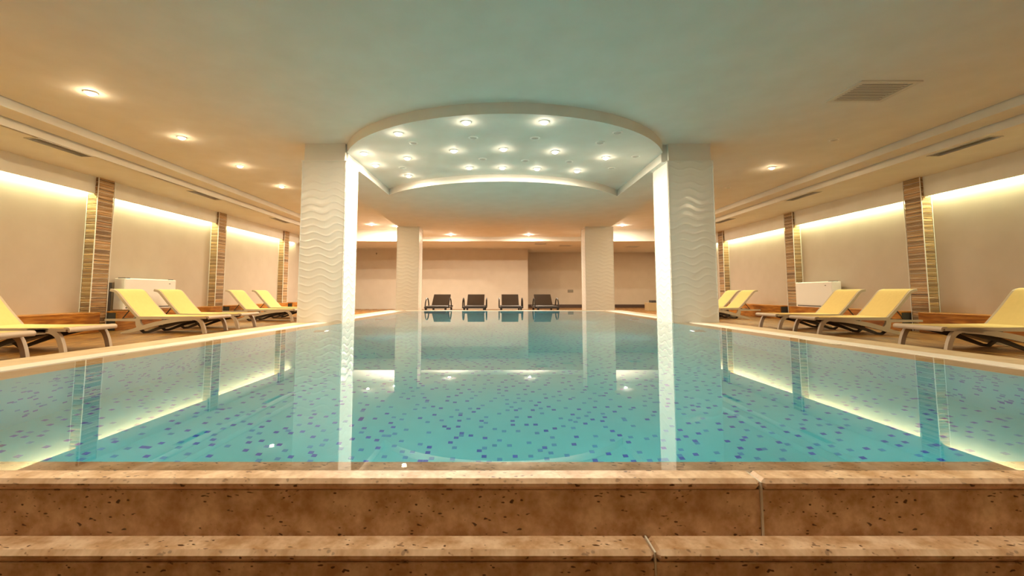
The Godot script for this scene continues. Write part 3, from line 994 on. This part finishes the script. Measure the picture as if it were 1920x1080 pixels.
	# ---------------- cove light strips
	for side in [-1.0, 1.0]:
		for k in 4:
			var z1: float = [3.9, -10.18, -14.48, -18.88][k]
			var z0: float = [-9.72, -14.02, -18.42, -19.85][k]
			var x := xl + 0.05 if side < 0 else xr - 0.05
			var y := 2.70 if side < 0 else 2.63
			var t := thing("cove_light_strip", "cove light strip %s, %s" % ["under the row of lit downlights" if side < 0 else "on the square ceiling vent side", ["before the first stone pilaster", "between first and second pilasters", "between second and third pilasters", "past the third stone pilaster"][k]], "light strip", Vector3(x, y, (z0 + z1) / 2), 0.0, "cove light strips")
			part("channel", box_mesh(Vector3(-0.018, 0.0, (z0 - z1) / 2), Vector3(0.018, 0.02, (z1 - z0) / 2)), M.trim_white, t)
			part("led_strip", box_mesh(Vector3(-0.012, -0.006, (z0 - z1) / 2), Vector3(0.012, 0.0, (z1 - z0) / 2)), M.led_glow, t)
			var a := AreaLight3D.new()
			a.name = "strip_light"
			a.area_size = Vector2(0.024, z1 - z0)
			a.light_color = led_color
			a.light_energy = led_energy * (z1 - z0) / 4.0
			a.area_range = 40.0
			a.area_attenuation = 2.0
			a.shadow_enabled = true
			a.position = Vector3(0, -0.008, 0)
			a.rotation.x = -PI / 2
			t.add_child(a)

	# ---------------- downlights
	var g_panel := "lit downlights in the round ceiling panel"
	for p in [[-2.40, -8.30], [-2.40, -9.10], [-1.56, -7.24], [-0.457, -6.75], [0.692, -6.73], [-1.677, -8.60], [-0.766, -8.14], [0.112, -8.05], [1.038, -8.20], [2.028, -8.57], [-1.903, -9.95], [-0.559, -9.28], [0.107, -9.28], [0.813, -9.36], [1.654, -9.53]]:
		downlight(p[0], L1, p[1], true, "lit round downlight in the curved panel over the pool", g_panel, panel_energy, panel_color)
	for p in [[1.894, -7.19], [0.618, -7.47], [-0.39, -7.45], [1.727, -7.69], [2.564, -8.50], [2.321, -9.32], [-0.272, -8.67], [0.54, -8.78], [1.386, -8.85], [-1.41, -7.72], [-1.902, -9.28]]:
		downlight(p[0], L1, p[1], false, "unlit round downlight in the curved panel over the pool", "unlit downlights in the round ceiling panel")
	for z in [-2.4, -4.25, -6.09, -7.92, -9.76, -11.7, -13.6, -15.5]:
		downlight(-5.45, L0, z, true, "lit round downlight in the long row along the stepped cove", "downlights in the long row along the cove", row_energy, row_color, 0.06)
	for z in [-2.4, -9.89, -13.7, -15.5]:
		downlight(5.90, L0, z, true, "lit round downlight along the cove, on the square ceiling vent side", "lit downlights on the square ceiling vent side", row_energy, row_color, 0.06)
	for z in [-4.3, -8.05, -11.85]:
		downlight(5.92, L0, z, false, "unlit round downlight along the cove, on the square ceiling vent side", "unlit downlights on the square ceiling vent side")
	for x in [-3.6, -1.2, 1.2, 3.6]:
		downlight(x, L0, -1.25, true, "lit round downlight in the ceiling over the travertine steps", "downlights over the steps", entry_energy, panel_color)
	downlight(-4.96, L0, -18.4, true, "lit round downlight near the far bulkhead, farther from the white pillar", "", far_energy, far_color)
	downlight(-4.05, L0, -18.9, true, "lit round downlight near the far bulkhead, half hidden by the distant pillar", "", far_energy, far_color)
	downlight(1.30, L2, -19.1, true, "lit round downlight in the dropped slab before the far bulkhead", "", far_energy, far_color)
	downlight(-1.9, L2, -19.1, true, "lit round downlight in the dropped slab behind the distant pillar", "", far_energy, far_color)
	downlight(5.0, L0, -18.6, true, "lit round downlight before the far bulkhead, on the square ceiling vent side", "", far_energy, far_color)

	downlight(4.9, 2.70, -22.8, true, "added unseen downlight behind the distant pillar, brightening the alcove", "", far_energy * 0.30, row_color)  # unseen lamp added to brighten the alcove
	downlight(8.3, 2.70, -22.8, true, "added unseen downlight at the outer end of the alcove, brightening it", "", far_energy * 0.30, row_color)  # second hidden lamp, also added for the alcove's brightness

	# ---------------- air grilles
	slot_grille(-7.32, -7.70, 1.0, "dark slot grille before the first stone pilaster, under the row of lit downlights")
	slot_grille(-7.30, -11.60, 1.1, "dark slot grille between the first two pilasters, under the row of lit downlights")
	slot_grille(-7.30, -15.70, 1.1, "dark slot grille beside the white pillar, under the row of lit downlights")
	slot_grille(7.76, -7.65, 1.05, "dark slot grille before the first stone pilaster, on the square ceiling vent side")
	slot_grille(7.71, -11.70, 1.1, "dark slot grille between the first two pilasters, on the square ceiling vent side")
	slot_grille(7.71, -15.80, 1.1, "dark slot grille beside the white pillar, on the square ceiling vent side")
	var vent := thing("ceiling_vent", "square white louvred vent in the main ceiling", "vent", Vector3(5.0, L0, -6.06))
	st2 = surf()
	for s in [-1.0, 1.0]:
		box(st2, Vector3(s * 0.355 - 0.035, -0.014, -0.33), Vector3(s * 0.355 + 0.035, 0.0, 0.33))
		box(st2, Vector3(-0.32, -0.014, s * 0.30 - 0.03), Vector3(0.32, 0.0, s * 0.30 + 0.03))
	part("frame", st2.commit(), M.vent_white, vent)
	for k in 11:
		var sl := part("slat", bevelled(Vector3(0.64, 0.004, 0.039), 0.001), M.vent_white, vent, Vector3(0, -0.004, -0.25 + 0.05 * k))
		sl.rotation.x = 0.1

	# ---------------- fan coil units and the things by the walls
	fan_coil(Vector3(xl + 0.11, DECK + 0.43, -11.28), PI / 2, 1.66, "white fan coil unit beside a dark upright block, behind two yellow loungers")
	fan_coil(Vector3(xr - 0.17, DECK + 0.40, -12.98), -PI / 2, 1.50, "white fan coil unit behind one yellow lounger, on the square ceiling vent side")
	var pb := thing("dark_block", "dark upright block between the stone pilaster and the white fan coil unit", "panel", Vector3(xl + 0.06, DECK + 0.41, -10.30))
	part("board", bevelled(Vector3(0.10, 0.62, 0.20), 0.006), M.plain_dark, pb, Vector3(0, 0.31, 0))  # plain dark block filling the dark gap beside the unit

	# ---------------- yellow loungers
	var lounger := make_lounger()
	var gl := "yellow loungers under the row of lit downlights"
	var gr := "yellow loungers on the square ceiling vent side"
	var places := [
		[-5.75, -5.50, PI, "yellow lounger farthest from the fan coil unit, under the row of lit downlights", gl],
		[-5.75, -6.75, PI, "yellow lounger next before the first stone pilaster, under the row of lit downlights", gl],
		[-5.75, -9.80, PI, "yellow lounger in front of the dark upright block and fan coil unit", gl],
		[-5.75, -11.00, PI, "yellow lounger before the fan coil unit's far end, under the row of lit downlights", gl],
		[-5.75, -13.80, PI, "yellow lounger beside the second stone pilaster, under the row of lit downlights", gl],
		[-5.75, -15.25, PI, "yellow lounger partly behind the white pillar, under the row of lit downlights", gl],
		[6.10, -6.88, 0.0, "yellow lounger farthest from the fan coil unit, on the square ceiling vent side", gr],
		[6.10, -9.45, 0.0, "yellow lounger in front of the first stone pilaster, on the square ceiling vent side", gr],
		[6.10, -10.72, 0.0, "yellow lounger overlapping the fan coil unit, on the square ceiling vent side", gr],
		[6.10, -15.00, 0.0, "yellow lounger in front of its half-hidden neighbour, on the square ceiling vent side", gr],
		[6.10, -16.00, 0.0, "yellow lounger half hidden by the white pillar, on the square ceiling vent side", gr],
	]
	for k in places.size():
		var p: Array = places[k]
		if k == 0:
			lounger.position = Vector3(p[0], DECK, p[1])
			lounger.rotation.y = p[2]
			lounger.set_meta("label", p[3])
			lounger.set_meta("group", p[4])
		else:
			copy(lounger, Vector3(p[0], DECK, p[1]), p[2], p[3], p[4])

	# ---------------- brown loungers beyond the far rim
	var brown := make_rattan_lounger()
	var gb := "brown loungers beyond the far end of the pool"
	var bp := [
		[-1.87, PI / 2 - 0.02, "brown lounger right beside a distant white pillar"],
		[-0.70, PI / 2, "brown lounger against the middle of the pale far wall"],
		[0.43, PI / 2, "brown lounger against the pale far wall, beside the alcove corner"],
		[1.55, PI / 2 + 0.02, "brown lounger in front of the shaded alcove"],
	]
	for k in 4:
		if k == 0:
			brown.position = Vector3(bp[k][0], DECK, -14.25)
			brown.rotation.y = bp[k][1]
			brown.set_meta("label", bp[k][2])
			brown.set_meta("group", gb)
		else:
			copy(brown, Vector3(bp[k][0], DECK, -14.25), bp[k][1], bp[k][2], gb)

	# ---------------- small things at the far end
	for p in [[3.19, -21.8, "dark square vent in the alcove ceiling, over the middle of the opening"], [1.95, -20.9, "dark square vent in the alcove ceiling, next to the pale wall's corner"], [6.45, -22.3, "dark square vent in the alcove ceiling, farthest from the pale wall"]]:
		var v := thing("alcove_vent", p[2], "vent", Vector3(p[0], 2.70, p[1]), 0.0, "vents in the alcove ceiling")
		var vf2 := surf()
		for s in [-1.0, 1.0]:
			box(vf2, Vector3(s * 0.27 - 0.02, -0.012, -0.29), Vector3(s * 0.27 + 0.02, 0.0, 0.29))
			box(vf2, Vector3(-0.25, -0.012, s * 0.27 - 0.02), Vector3(0.25, 0.0, s * 0.27 + 0.02))
		part("frame", vf2.commit(), M.vent_white, v)
		for k in 4:
			part("slat", bevelled(Vector3(0.52, 0.012, 0.03), 0.002), M.vent_white, v, Vector3(0, 0.003, -0.18 + 0.12 * k))
	var pl := thing("wall_plate", "small grey plate on the alcove wall above the last brown lounger", "wall plate", Vector3(3.99, 0.52, -25.598))
	part("plate", bevelled(Vector3(0.30, 0.15, 0.02), 0.004), M.plate_grey, pl, Vector3(0, 0.075, 0.01))
	part("louvre", bevelled(Vector3(0.24, 0.02, 0.008), 0.002), M.grille_metal, pl, Vector3(0, 0.075, 0.022))
	var bx := thing("beige_box", "beige box with a dark lid standing in the alcove beside the pillar", "box", Vector3(6.95, DECK, -21.0))
	part("body", bevelled(Vector3(0.62, 0.36, 0.5), 0.01), M.box_beige, bx, Vector3(0, 0.18, 0))
	part("lid", bevelled(Vector3(0.42, 0.10, 0.4), 0.01), M.plain_dark, bx, Vector3(0.08, 0.412, 0))
	var sn := thing("wall_sensor", "tiny dark sensor high on the pale far wall", "sensor", Vector3(-6.0, 2.42, -23.3))
	part("body", bevelled(Vector3(0.05, 0.07, 0.05), 0.008), M.plate_grey, sn, Vector3(0, 0.035, 0.025))
	part("stem", bevelled(Vector3(0.015, 0.04, 0.015), 0.003), M.plate_grey, sn, Vector3(0, -0.02, 0.03))
